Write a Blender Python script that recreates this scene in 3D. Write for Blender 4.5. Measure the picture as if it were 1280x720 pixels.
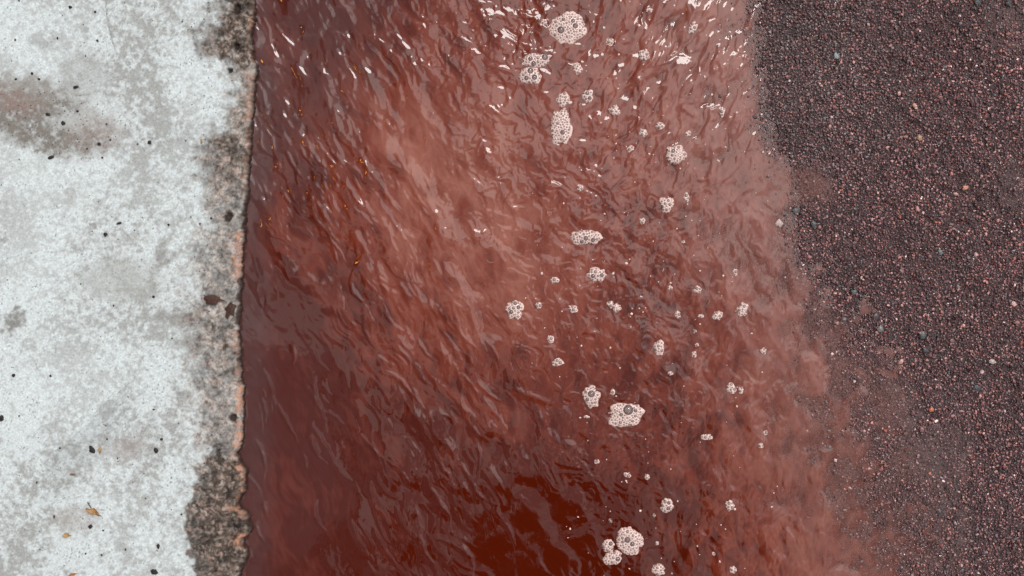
import bpy, math, random
import numpy as np
from mathutils import Vector, Matrix

# ------------------------------------------------------------------ camera, sky, sun, exposure
for o in list(bpy.data.objects):
    bpy.data.objects.remove(o)
S = bpy.context.scene
COL = S.collection
CAM_H = 1.35                                   # metres above the water, looking straight down
cam_d = bpy.data.cameras.new('camera'); cam = bpy.data.objects.new('camera', cam_d); COL.objects.link(cam)
cam.location = (0, 0, CAM_H); cam.rotation_euler = (0, 0, 0)
cam_d.sensor_width = 36; cam_d.lens = 36 * CAM_H / 1.28
cam_d.clip_start = 0.02; cam_d.clip_end = 500
S.camera = cam
S.render.resolution_x = 1024; S.render.resolution_y = 576

SUN = Vector((0.12, 0.495, 0.86)).normalized()  # towards the veiled sun
W = bpy.data.worlds.new('World'); S.world = W; W.use_nodes = True
nt = W.node_tree; N = nt.nodes; Lk = nt.links; N.clear()
out = N.new('ShaderNodeOutputWorld'); bg = N.new('ShaderNodeBackground'); bg.inputs[1].default_value = 0.1
sky = N.new('ShaderNodeTexSky'); sky.sky_type = 'NISHITA'; sky.sun_disc = False
sky.sun_elevation = math.asin(SUN.z); sky.sun_rotation = math.atan2(SUN.x, SUN.y)
tc = N.new('ShaderNodeTexCoord')
mp = N.new('ShaderNodeMapping'); mp.inputs['Scale'].default_value = (1, 1, 1.6)
nz = N.new('ShaderNodeTexNoise'); nz.inputs['Scale'].default_value = 5.0; nz.inputs['Detail'].default_value = 2.5; nz.inputs['Roughness'].default_value = 0.6
Lk.new(tc.outputs['Generated'], mp.inputs[0]); Lk.new(mp.outputs[0], nz.inputs['Vector'])
cr = N.new('ShaderNodeValToRGB'); cr.color_ramp.elements[0].position = 0.455; cr.color_ramp.elements[1].position = 0.525
cr.color_ramp.elements[0].color = (0.52, 0.52, 0.54, 1); cr.color_ramp.elements[1].color = (1.0, 0.975, 0.95, 1)
Lk.new(nz.outputs['Fac'], cr.inputs[0])
dt = N.new('ShaderNodeVectorMath'); dt.operation = 'DOT_PRODUCT'; dt.inputs[1].default_value = Vector((0.36, 0.36, 0.86)).normalized()     # the bright bank of cloud
Lk.new(tc.outputs['Generated'], dt.inputs[0])
mr = N.new('ShaderNodeMapRange'); mr.interpolation_type = 'SMOOTHSTEP'
mr.inputs[1].default_value = 0.872; mr.inputs[2].default_value = 0.918; mr.inputs[3].default_value = 13.0; mr.inputs[4].default_value = 37.0
nz2 = N.new('ShaderNodeTexNoise'); nz2.inputs['Scale'].default_value = 4.0; nz2.inputs['Detail'].default_value = 5; Lk.new(mp.outputs[0], nz2.inputs['Vector'])
ad = N.new('ShaderNodeMath'); ad.operation = 'MULTIPLY_ADD'; ad.inputs[1].default_value = 0.22; Lk.new(nz2.outputs['Fac'], ad.inputs[0]); Lk.new(dt.outputs['Value'], ad.inputs[2])
sb = N.new('ShaderNodeMath'); sb.operation = 'SUBTRACT'; sb.inputs[1].default_value = 0.11; Lk.new(ad.outputs[0], sb.inputs[0])   # ragged rim of the bright cloud bank
Lk.new(sb.outputs[0], mr.inputs[0])
cl = N.new('ShaderNodeVectorMath'); cl.operation = 'SCALE'; Lk.new(cr.outputs[0], cl.inputs[0]); Lk.new(mr.outputs[0], cl.inputs['Scale'])
mx = N.new('ShaderNodeMixRGB'); mx.inputs[0].default_value = 0.9
Lk.new(sky.outputs[0], mx.inputs[1]); Lk.new(cl.outputs[0], mx.inputs[2]); Lk.new(mx.outputs[0], bg.inputs[0]); Lk.new(bg.outputs[0], out.inputs[0])

sd = bpy.data.lights.new('sun', 'SUN'); sd.energy = 1.2; sd.angle = math.radians(16); sd.color = (1, 0.975, 0.94)
so = bpy.data.objects.new('sun', sd); COL.objects.link(so); so.rotation_euler = SUN.to_track_quat('Z', 'Y').to_euler(); so.location = (0, 3, 6)
S.view_settings.view_transform = 'Standard'; S.view_settings.look = 'None'
S.view_settings.exposure = 0.0; S.view_settings.gamma = 1.0
S.render.engine = 'CYCLES'

# ------------------------------------------------------------------ helpers
rng = np.random.default_rng(11); random.seed(5)
_perm = rng.permutation(256).astype(np.int32); _ang = rng.random(256) * 2 * np.pi
_gx = np.cos(_ang).astype(np.float32); _gy = np.sin(_ang).astype(np.float32)
def noise(x, y, seed=0):                       # gradient noise, about -1..1
    x = np.asarray(x, np.float32) + seed * 17.37; y = np.asarray(y, np.float32) + seed * 9.71
    xi = np.floor(x).astype(np.int32); yi = np.floor(y).astype(np.int32)
    fx = x - xi; fy = y - yi
    u = fx * fx * fx * (fx * (fx * 6 - 15) + 10); v = fy * fy * fy * (fy * (fy * 6 - 15) + 10)
    def g(i, j, dx, dy):
        h = _perm[(_perm[(xi + i + seed * 13) & 255] + yi + j) & 255]
        return _gx[h] * dx + _gy[h] * dy
    a = g(0, 0, fx, fy); b = g(1, 0, fx - 1, fy); c = g(0, 1, fx, fy - 1); d = g(1, 1, fx - 1, fy - 1)
    return ((a + (b - a) * u) * (1 - v) + (c + (d - c) * u) * v) * 1.5
def fbm(x, y, seed=0, octs=4, gain=0.5):
    s = 0; a = 1.0; t = 0
    for k in range(octs):
        s = s + a * noise(x * 2.03 ** k, y * 2.03 ** k, seed + k); t += a; a *= gain
    return s / t * 1.5
def ss(a, b, v):
    t = np.clip((v - a) / (b - a), 0, 1); return t * t * (3 - 2 * t)
def blob(X, Y, cx, cy, rx, ry, soft=0.5, rot=0.0):
    c, s = math.cos(math.radians(rot)), math.sin(math.radians(rot))
    dx = X - cx; dy = Y - cy
    d = np.sqrt(((dx * c + dy * s) / rx) ** 2 + ((-dx * s + dy * c) / ry) ** 2)
    return 1 - ss(1 - soft, 1 + soft, d)
def mixc(c, d, f):
    return c + (np.asarray(d, np.float32) - c) * f[..., None]
def lerpxy(pts, y):
    p = np.array(pts, float); return np.interp(y, p[:, 0], p[:, 1])
def graded(a, b, step, far_lo, far_hi, grow=1.35):  # fine spacing between a and b, growing outwards
    mid = list(np.arange(a, b, step)); lo = []; x = a; s = step
    while x > far_lo: s *= grow; x -= s; lo.append(max(x, far_lo))
    hi = []; x = mid[-1]; s = step
    while x < far_hi: s *= grow; x += s; hi.append(min(x, far_hi))
    return np.array(lo[::-1] + mid + hi)
def at(px, py, z=0.0):                         # a place seen at photo pixel px,py, lying at height z
    k = (CAM_H - z) / CAM_H
    return Vector(((px - 640) / 1000 * k, (360 - py) / 1000 * k, z))
def tag(o, label=None, cat=None, group=None, kind=None):
    if label: o['label'] = label
    if cat: o['category'] = cat
    if group: o['group'] = group
    if kind: o['kind'] = kind
    return o
def mesh_np(name, verts, faces, mat, parent=None, cols=None, extra=None, smooth=True):
    faces = np.asarray(faces, np.int32); k = faces.shape[1]
    me = bpy.data.meshes.new(name); v = np.asarray(verts, np.float32)
    me.vertices.add(len(v)); me.vertices.foreach_set('co', v.ravel())
    me.loops.add(faces.size); me.loops.foreach_set('vertex_index', faces.ravel())
    me.polygons.add(len(faces)); me.polygons.foreach_set('loop_start', np.arange(0, faces.size, k, dtype=np.int32))
    me.update(calc_edges=True)
    me.polygons.foreach_set('use_smooth', np.full(len(faces), smooth))
    if cols is not None:
        ca = me.color_attributes.new('Col', 'FLOAT_COLOR', 'POINT')
        c4 = np.ones((len(v), 4), np.float32); c4[:, :3] = np.asarray(cols).reshape(-1, 3)
        ca.data.foreach_set('color', c4.ravel())
    for nm, arr in (extra or {}).items():
        at_ = me.attributes.new(nm, 'FLOAT', 'POINT'); at_.data.foreach_set('value', np.asarray(arr, np.float32).ravel())
    if mat: me.materials.append(mat)
    o = bpy.data.objects.new(name, me); COL.objects.link(o)
    if parent: o.parent = parent
    return o
def grid_faces(ny, nx):
    i = np.arange(ny * nx).reshape(ny, nx)
    return np.stack([i[:-1, :-1], i[:-1, 1:], i[1:, 1:], i[1:, :-1]], -1).reshape(-1, 4)
def boxes(name, bl, mat, parent=None):         # list of (x0,x1,y0,y1,z0,z1) -> one mesh
    V = []; F = []
    for (a, b, c, d, e, f) in bl:
        n = len(V); V += [(a,c,e),(b,c,e),(b,d,e),(a,d,e),(a,c,f),(b,c,f),(b,d,f),(a,d,f)]
        F += [(n,n+3,n+2,n+1),(n+4,n+5,n+6,n+7),(n,n+1,n+5,n+4),(n+1,n+2,n+6,n+5),(n+2,n+3,n+7,n+6),(n+3,n,n+4,n+7)]
    return mesh_np(name, V, F, mat, parent, smooth=False)
def empty(name, loc, label=None, cat=None, group=None):
    o = bpy.data.objects.new(name, None); COL.objects.link(o); o.location = loc; o.empty_display_size = 0.02
    return tag(o, label, cat, group)

# ------------------------------------------------------------------ materials
class M:
    def __init__(s, name):
        s.m = bpy.data.materials.new(name); s.m.use_nodes = True; s.t = s.m.node_tree; s.t.nodes.clear()
        s.out = s.n('ShaderNodeOutputMaterial')
    def n(s, typ, **kw):
        nd = s.t.nodes.new(typ)
        for k, v in kw.items():
            if k.startswith('i_'): nd.inputs[k[2:].replace('_', ' ')].default_value = v
            else: setattr(nd, k, v)
        return nd
    def l(s, a, b): s.t.links.new(a, b)
    def coords(s): return s.n('ShaderNodeTexCoord').outputs['Object']
    def noise(s, scale, detail=4, rough=0.55, vec=None):
        nd = s.n('ShaderNodeTexNoise', i_Scale=scale, i_Detail=detail, i_Roughness=rough)
        s.l(vec or s.coords(), nd.inputs['Vector']); return nd.outputs['Fac']
    def remap(s, v, a, b, c, d):
        nd = s.n('ShaderNodeMapRange'); s.l(v, nd.inputs[0])
        for i, q in enumerate((a, b, c, d)): nd.inputs[i + 1].default_value = q
        return nd.outputs[0]
    def mul(s, col, fac):
        nd = s.n('ShaderNodeVectorMath', operation='SCALE'); s.l(col, nd.inputs[0]); s.l(fac, nd.inputs['Scale']); return nd.outputs[0]
    def bump(s, h, strength, dist, nrm=None):
        nd = s.n('ShaderNodeBump', i_Strength=strength, i_Distance=dist); s.l(h, nd.inputs['Height'])
        if nrm: s.l(nrm, nd.inputs['Normal'])
        return nd.outputs[0]

def attr_mat(name, rough, spec=0.5, nscale=700, namp=0.25, bdist=0.0006, bstr=0.6, bscale=900, rvar=0.0):
    q = M(name); p = q.n('ShaderNodeBsdfPrincipled', i_Roughness=rough); p.inputs['Specular IOR Level'].default_value = spec
    a = q.n('ShaderNodeAttribute', attribute_name='Col')
    f = q.remap(q.noise(nscale), 0.3, 0.7, 1 - namp, 1 + namp); q.l(q.mul(a.outputs['Color'], f), p.inputs['Base Color'])
    q.l(q.bump(q.noise(bscale, 5, 0.65), bstr, bdist), p.inputs['Normal'])
    if rvar: q.l(q.remap(q.noise(60), 0.35, 0.65, rough - rvar, rough + rvar), p.inputs['Roughness'])
    q.l(p.outputs[0], q.out.inputs[0]); return q.m
def plain_mat(name, col, rough=0.6, spec=0.5, nscale=40, namp=0.2):
    q = M(name); p = q.n('ShaderNodeBsdfPrincipled', i_Roughness=rough); p.inputs['Specular IOR Level'].default_value = spec
    r = q.n('ShaderNodeRGB'); r.outputs[0].default_value = (*col, 1)
    q.l(q.mul(r.outputs[0], q.remap(q.noise(nscale), 0.3, 0.7, 1 - namp, 1 + namp)), p.inputs['Base Color'])
    q.l(p.outputs[0], q.out.inputs[0]); return q.m

mat_concrete = attr_mat('weathered_concrete', 0.8, 0.3, nscale=420, namp=0.16, bdist=0.0007, bstr=0.7, bscale=420)
mat_asphalt = attr_mat('wet_asphalt', 0.45, 0.5, nscale=420, namp=0.5, bdist=0.003, bstr=1.0, bscale=330, rvar=0.12)
mat_stone = attr_mat('wet_stone_chips', 0.22, 0.55, nscale=900, namp=0.3, bdist=0.0004, bstr=0.7, bscale=900, rvar=0.1)
mat_foam = attr_mat('foam_froth', 0.25, 0.5, nscale=1200, namp=0.10, bdist=0.0003, bstr=0.4, bscale=1500)
mat_leaf = attr_mat('dry_leaf', 0.7, 0.3, nscale=500, namp=0.3, bdist=0.0003)
mat_chip = attr_mat('dark_debris', 0.6, 0.4, nscale=600, namp=0.35, bdist=0.0004)

q = M('muddy_water')
A = q.n('ShaderNodeAttribute', attribute_name='Col'); T = q.n('ShaderNodeAttribute', attribute_name='turbid')
micro = q.noise(170, 3, 0.5)
bmp = q.bump(micro, 0.10, 0.0006)
df = q.n('ShaderNodeBsdfDiffuse'); q.l(A.outputs['Color'], df.inputs['Color'])
tr = q.n('ShaderNodeBsdfTransparent', i_Color=(0.9, 0.62, 0.56, 1))
m1 = q.n('ShaderNodeMixShader'); q.l(T.outputs['Fac'], m1.inputs[0]); q.l(tr.outputs[0], m1.inputs[1]); q.l(df.outputs[0], m1.inputs[2])
gl = q.n('ShaderNodeBsdfGlossy', i_Roughness=0.015); q.l(bmp, gl.inputs['Normal'])
fr = q.n('ShaderNodeFresnel', i_IOR=1.50); q.l(bmp, fr.inputs['Normal'])
m2 = q.n('ShaderNodeMixShader'); q.l(fr.outputs[0], m2.inputs[0]); q.l(m1.outputs[0], m2.inputs[1]); q.l(gl.outputs[0], m2.inputs[2])
q.l(m2.outputs[0], q.out.inputs[0]); mat_water = q.m

q = M('bubble_film')
A = q.n('ShaderNodeAttribute', attribute_name='Col')
df = q.n('ShaderNodeBsdfDiffuse'); q.l(A.outputs['Color'], df.inputs['Color'])
tr = q.n('ShaderNodeBsdfTransparent', i_Color=(0.85, 0.8, 0.8, 1))
T = q.n('ShaderNodeAttribute', attribute_name='film')
m1 = q.n('ShaderNodeMixShader'); q.l(T.outputs['Fac'], m1.inputs[0]); q.l(tr.outputs[0], m1.inputs[1]); q.l(df.outputs[0], m1.inputs[2])
gl = q.n('ShaderNodeBsdfGlossy', i_Roughness=0.05); fr = q.n('ShaderNodeFresnel', i_IOR=1.6)
m2 = q.n('ShaderNodeMixShader'); q.l(fr.outputs[0], m2.inputs[0]); q.l(m1.outputs[0], m2.inputs[1]); q.l(gl.outputs[0], m2.inputs[2])
q.l(m2.outputs[0], q.out.inputs[0]); mat_film = q.m

# ------------------------------------------------------------------ the lie of the land (photo pixels = millimetres)
EDGE = [(-400, 318), (0, 317), (25, 315), (45, 313), (62, 313), (76, 317), (88, 321), (100, 316), (140, 314), (180, 311), (240, 307), (280, 303),
        (300, 302), (340, 301), (356, 299), (372, 296), (384, 299), (400, 297), (440, 298), (480, 301), (505, 302), (540, 301), (556, 299),
        (568, 295), (576, 298), (588, 304), (602, 306), (614, 303), (626, 297), (634, 296), (640, 304), (648, 311), (660, 312), (668, 309),
        (674, 303), (682, 302), (690, 306), (702, 306), (712, 301), (722, 297), (760, 303), (1200, 305)]
SHORE = [(-400, 946), (0, 952), (60, 953), (130, 957), (190, 964), (215, 995), (245, 1008), (270, 985), (300, 985), (340, 1010), (380, 1035), (440, 1062),
         (500, 1068), (560, 1078), (620, 1100), (680, 1118), (720, 1128), (1200, 1180)]
TOPZ = 0.016
def edge_x(PY):
    e = lerpxy(EDGE, PY); return e + 1.8 * noise(PY / 13.0, PY * 0 + 1.3, 33) + 1.6 * noise(PY / 6.0, PY * 0 + 3.3, 31) + 1.0 * noise(PY / 2.7, PY * 0 + 9.3, 32)
def silt(PX, PY):                              # mud settled among the stones, 0..1
    sh = lerpxy(SHORE, PY) + 14 * noise(PX / 60, PY / 60, 77) * (0.3 + 0.7 * ss(180, 320, PY))
    base = 1 - ss(-60, 28 + 34 * ss(250, 600, PY), PX - sh - 22 * fbm(PX / 38, PY / 38, 78, 3) * (0.35 + 0.65 * ss(180, 320, PY)) + 48 * ss(230, 150, PY))
    base = base * (0.72 + 0.18 * ss(150, 400, PY))
    base = np.maximum(base, 0.75 * blob(PX, PY, 1160, 575, 45, 40, 0.9))
    base = np.maximum(base, 0.8 * blob(PX, PY, 1010, 232, 34, 22, 0.7, 20))
    base = np.maximum(base, 0.75 * blob(PX, PY, 1115, 510, 30, 60, 0.8, -20))
    base = np.maximum(base, 0.45 * blob(PX, PY, 1150, 660, 60, 70, 0.9))
    base = np.maximum(base, 0.45 * blob(PX, PY, 1255, 25, 28, 40, 0.9))
    base = np.maximum(base, 0.45 * blob(PX, PY, 1265, 235, 25, 30, 0.8))
    return np.clip(base + 0.30 * fbm(PX / 26, PY / 26, 79, 4), 0, 1) * ss(0.05, 0.3, base)
def bed_z(PX, PY):                             # level of the asphalt under the water and out of it
    d = PX - lerpxy(SHORE, PY) - 10 * noise(PX / 45, PY / 45, 41) * (0.4 + 0.6 * ss(200, 380, PY))
    z = np.where(d < 0, d * 0.030, d * 0.016)
    z = np.maximum(z, -34 + 0 * z)
    far = np.clip(d - 500, 0, None); z = z - far * 0.008
    tidy = 1 - 0.72 * ss(360, 260, PY) * ss(110, 30, np.abs(d))       # a steeper, cleaner bank high up the stream
    z = np.where(d > 0, z + 1.6 * ss(0, 22, d) * (1 - tidy) / 0.72, z - 1.2 * ss(0, -25, d) * (1 - tidy) / 0.72)
    z = z + 1.7 * tidy * fbm(PX / 34, PY / 34, 42, 3) + (1.3 * noise(PX / 10, PY / 10, 45) + 2.6 * noise(PX / 17, PY / 13, 46)) * ss(-20, 70, d)
    return z / 1000
MUD = np.array((0.205, 0.078, 0.062), np.float32)

# ------------------------------------------------------------------ asphalt road
def build_road():
    xs = graded(860, 1330, 1.8, 285, 41000, 1.25); ys = graded(-90, 820, 1.8, -40000, 40000, 1.25)
    PX, PY = np.meshgrid(xs, ys); near = ss(6000, 1500, np.hypot(PX - 640, PY - 360))
    s = silt(PX, PY)
    Z = bed_z(PX, PY) * 1000 + s * 1.1 * near
    n = fbm(PX / 3.2, PY / 3.2, 60, 2); n2 = fbm(PX / 60, PY / 60, 61, 3)
    Z = Z + 0.5 * n * (1 - s) - 0.8 * (1 - s)
    # a shallow crack running out of the right side
    cy = 557 + 7 * np.sin((PX - 1200) / 26.0) + 2.5 * noise(PX / 7, PX * 0, 62)
    cr_ = np.exp(-((PY - cy) / 2.4) ** 2) * ss(1212, 1235, PX) * ss(1500, 1400, PX)
    Z -= 3.0 * cr_
    c = np.zeros(PX.shape + (3,), np.float32) + np.array((0.062, 0.036, 0.038), np.float32)
    c = c * (1 + 0.35 * n + 0.25 * n2)[..., None]
    c = mixc(c, MUD * 0.75 + (np.array((0.10, 0.06, 0.058), np.float32) - MUD * 0.75) * ss(20, 90, PX - lerpxy(SHORE, PY))[..., None], s * 0.9) * (1 + 0.18 * n)[..., None]
    c = np.clip(c * (1 + 0.5 * (rng.random(PX.shape) - 0.5))[..., None], 0.004, 1)
    V = np.stack([(PX - 640) / 1000, (360 - PY) / 1000, Z / 1000], -1).reshape(-1, 3)
    F = grid_faces(*PX.shape)[:, ::-1]
    tag(mesh_np('road', V, F, mat_asphalt, None, c), kind='structure')
build_road()

# ------------------------------------------------------------------ unseen houses, lamp and tree added for their reflections in the stream
def build_added_house(y0, y1, top, wallc, label, floors):
    mw = plain_mat('rendered_wall', wallc, 0.85, 0.2, 3, 0.25); mf = plain_mat('window_frame_paint', (0.30, 0.29, 0.27), 0.5)
    mg = plain_mat('window_glass', (0.02, 0.025, 0.03), 0.08, 0.6); mroof = plain_mat('roof_sheet', (0.09, 0.06, 0.05), 0.7)
    root = empty('added_house', (-2.35, 0, 0), label, 'house')
    boxes('wall', [(-6, 0, y0, y1, -0.1, top), (0.0, 0.05, y0, y1, -0.1, 0.6), (0.0, 0.06, y0, y1, 3.1, 3.25)], mw, root)
    boxes('roof', [(-6.0, 0.2, y0, y1, top + .003, top + 0.1), (-6.0, 0.0, y0, y1, top + 0.103, top + 0.3)], mroof, root)
    y = y0 + 1.2
    while y < y1 - 0.8:
        for z0 in floors:
            f = boxes('window', [(0.0, 0.05, y - .5, y - .43, z0, z0 + 1.5), (0, 0.05, y + .43, y + .5, z0, z0 + 1.5), (0, 0.05, y - .43, y + .43, z0, z0 + .07), (0, .05, y - .43, y + .43, z0 + 1.43, z0 + 1.5), (0, .04, y - .03, y + .03, z0 + .07, z0 + 1.43)], mf, root)
            boxes('pane', [(0.004, 0.012, y - .43, y + .43, z0 + .07, z0 + 1.43)], mg, f)
            boxes('sill', [(0.0, 0.14, y - .6, y + .6, z0 - .06, z0 - 0.003)], mf, f)
        y += 2.6
build_added_house(-0.75, 9, 5.3, (0.13, 0.10, 0.095), 'unseen low dark rendered house, added for its dark reflection in the water', (0.95, 3.6))  # added out of view so tilted ripples mirror something dark
build_added_house(-10, -0.8, 14.0, (0.46, 0.43, 0.46), 'unseen tall pale rendered house, added for its dim reflection in the water', (0.95, 3.7, 6.5, 9.3, 12.0))  # added out of view to dim the sheen on the lower-left water
def build_added_lamp(y, z):
    q = M('lamp_glow'); e = q.n('ShaderNodeEmission', i_Color=(1.0, 0.42, 0.06, 1), i_Strength=22.0); q.l(e.outputs[0], q.out.inputs[0])
    mi = plain_mat('black_iron', (0.02, 0.02, 0.02), 0.4)
    r = empty('added_lamp', (-2.35, y, z), 'unseen black wall lamp with a glowing amber bowl, added for amber glints in the water', 'lamp')
    boxes('bracket', [(0, 0.4, -0.02, 0.02, 0.24, 0.28), (0.0, 0.03, -0.08, 0.08, 0.1, 0.4)], mi, r)
    boxes('lamp_cap', [(0.23, 0.57, -0.17, 0.17, 0.20, 0.235)], mi, r)
    V = []; F = []
    for i in range(7):
        a = i / 6 * math.pi / 2
        for j in range(14): t = 2 * math.pi * j / 14; V.append((0.4 + 0.085 * math.cos(a) * math.cos(t), 0.085 * math.cos(a) * math.sin(t), 0.19 - 0.17 * math.sin(a)))
    for i in range(6):
        for j in range(14): F.append((i * 14 + j, i * 14 + (j + 1) % 14, (i + 1) * 14 + (j + 1) % 14, (i + 1) * 14 + j))
    mesh_np('lamp_bowl', V, F, q.m, r)
build_added_lamp(0.55, 3.6)  # unseen lamp added to give amber glints on the ripples
def build_added_tree():
    rg = np.random.default_rng(8)
    bark = plain_mat('tree_bark', (0.07, 0.05, 0.04), 0.9, 0.2, 12, 0.4); leafm = plain_mat('tree_foliage', (0.035, 0.055, 0.02), 0.6, 0.2, 2, 0.4)
    root = empty('added_tree', (-0.85, -3.3, 0), 'unseen dense dark tree, added for its dark reflection in the water', 'tree')
    bm_v = []; bm_f = []
    def limb(p0, p1, r0, r1, seg=8, n=5):
        p0 = np.array(p0, float); p1 = np.array(p1, float); ax = (p1 - p0) / np.linalg.norm(p1 - p0); s_ = np.cross(ax, (0.3, 0.9, 0.2)); s_ /= np.linalg.norm(s_); t_ = np.cross(ax, s_); b0 = len(bm_v)
        for i in range(n + 1):
            f = i / n; c = p0 + (p1 - p0) * f + s_ * 0.06 * math.sin(f * 5) ; r = r0 + (r1 - r0) * f
            for j in range(seg): a = 2 * math.pi * j / seg; bm_v.append(c + (s_ * math.cos(a) + t_ * math.sin(a)) * r * (1 + 0.1 * math.sin(3 * a)))
        for i in range(n):
            for j in range(seg): bm_f.append((b0 + i * seg + j, b0 + i * seg + (j + 1) % seg, b0 + (i + 1) * seg + (j + 1) % seg, b0 + (i + 1) * seg + j))
    limb((0, 0, -0.1), (0.45, 0.35, 2.6), 0.16, 0.11); limb((0.45, 0.35, 2.55), (1.0, 0.8, 4.6), 0.11, 0.05)
    cen = np.array((0.98, 0.80, 5.1)); cl = []
    for i in range(46):
        d = rg.normal(size=3); d /= np.linalg.norm(d); q_ = cen + d * np.array((1.0, 1.2, 1.1)) * rg.uniform(0.45, 1.0); cl.append(q_)
        if i % 3 == 0: limb((0.7 + 0.25 * rg.random(), 0.55 + 0.2 * rg.random(), 3.4 + rg.random()), q_, 0.04, 0.012, 6, 4)
    mesh_np('trunk', bm_v, bm_f, bark, root)
    n = 26000; c = np.array(cl)[rg.integers(0, len(cl), n)] + rg.normal(size=(n, 3)) * 0.17
    a = rg.normal(size=(n, 3)); a /= np.linalg.norm(a, axis=1)[:, None]; b = np.cross(a, rg.normal(size=(n, 3))); b /= np.linalg.norm(b, axis=1)[:, None]
    V = np.stack([c - a * .045, c + b * .022, c + a * .045, c - b * .022], 1).reshape(-1, 3)
    mesh_np('crown', V, np.arange(4 * n).reshape(-1, 4), leafm, root, smooth=False)
build_added_tree()  # crown added out of view for the dark reflection at bottom centre

# ------------------------------------------------------------------ stone chips of the road surface
def ico():
    t = (1 + 5 ** 0.5) / 2
    v = np.array([(-1,t,0),(1,t,0),(-1,-t,0),(1,-t,0),(0,-1,t),(0,1,t),(0,-1,-t),(0,1,-t),(t,0,-1),(t,0,1),(-t,0,-1),(-t,0,1)], float)
    v /= np.linalg.norm(v[0])
    f = [(0,11,5),(0,5,1),(0,1,7),(0,7,10),(0,10,11),(1,5,9),(5,11,4),(11,10,2),(10,7,6),(7,1,8),(3,9,4),(3,4,2),(3,2,6),(3,6,8),(3,8,9),(4,9,5),(2,4,11),(6,2,10),(8,6,7),(9,8,1)]
    return v, np.array(f)
ICO_V, ICO_F = ico()
PAL = np.array([(0.042,0.021,0.023),(0.062,0.031,0.033),(0.095,0.046,0.046),(0.026,0.014,0.017),(0.14,0.068,0.062),(0.21,0.115,0.10),
                (0.085,0.075,0.078),(0.24,0.17,0.155),(0.21,0.075,0.048),(0.42,0.35,0.32),(0.055,0.072,0.075),(0.14,0.045,0.035)], np.float32)
PW = np.array([.18,.20,.20,.11,.13,.06,.045,.016,.012,.006,.008,.033]); PW /= PW.sum()
def stones_mesh(name, px, py, r, mat, cols=None, lift=0.0, flat=0.7, zbase=None):
    n = len(px)
    sc = np.stack([r * rng.uniform(0.75, 1.3, n), r * rng.uniform(0.65, 1.1, n), r * rng.uniform(0.5, 0.95, n) * flat / 0.7], -1)
    v = ICO_V[None] * (1 + rng.uniform(-0.24, 0.24, (n, 12, 1))) * sc[:, None, :]
    tx = rng.uniform(-0.5, 0.5, n); a = rng.uniform(0, 6.283, n)
    y = v[..., 1] * np.cos(tx)[:, None] - v[..., 2] * np.sin(tx)[:, None]; z = v[..., 1] * np.sin(tx)[:, None] + v[..., 2] * np.cos(tx)[:, None]
    x = v[..., 0].copy(); X = x * np.cos(a)[:, None] - y * np.sin(a)[:, None]; Y = x * np.sin(a)[:, None] + y * np.cos(a)[:, None]
    zb = bed_z(px, py) if zbase is None else zbase
    V = np.stack([X / 1000 + ((px - 640) / 1000)[:, None], Y / 1000 + ((360 - py) / 1000)[:, None], z / 1000 + (zb + lift / 1000)[:, None]], -1)
    F = (ICO_F[None] + (np.arange(n) * 12)[:, None, None]).reshape(-1, 3)
    C = np.repeat(cols[:, None], 12, 1)
    return mesh_np(name, V.reshape(-1, 3), F, mat, None, C, smooth=False)
def build_gravel():
    sp = 2.5
    gx, gy = np.meshgrid(np.arange(880, 1400, sp), np.arange(-90, 815, sp)); px = gx.ravel(); py = gy.ravel(); n = len(px)
    px = px + rng.uniform(-1.6, 1.6, n); py = py + rng.uniform(-1.6, 1.6, n)
    keep = (px > lerpxy(SHORE, py) - 75); px = px[keep]; py = py[keep]; n = len(px)
    r = np.clip(rng.lognormal(math.log(1.16), 0.30, n), 0.7, 3.8)
    s = silt(px, py)
    keep = rng.random(n) > s * 0.25; px, py, r, s = px[keep], py[keep], r[keep], s[keep]; n = len(px)
    c = PAL[rng.choice(len(PAL), n, p=PW)] * rng.uniform(0.6, 2.0, (n, 1))
    tone = 1.15 + 0.45 * fbm(px / 70, py / 70, 90, 3)
    c = c * tone[:, None] * np.array((1.38, 1.24, 1.28))
    grey = blob(px, py, 1020, 90, 90, 110, 0.9); c = mixc(c, np.array((0.20, 0.19, 0.18)), grey * rng.random(n) ** 2.2 * 0.7)
    c = mixc(c, np.array((0.125, 0.066, 0.06)), np.clip(s * 0.9 + 0.15, 0, 1) * rng.uniform(0.25, 0.95, n))
    lift = rng.uniform(-0.4, 0.9, n) * r - s * 0.3
    z = bed_z(px, py)
    o = stones_mesh('gravel', px, py, r, mat_stone, c, zbase=z + lift / 1000)
    tag(o, 'wet purple-brown stone chips packed over the road beside the muddy stream', 'gravel', kind='stuff')
build_gravel()

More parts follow.
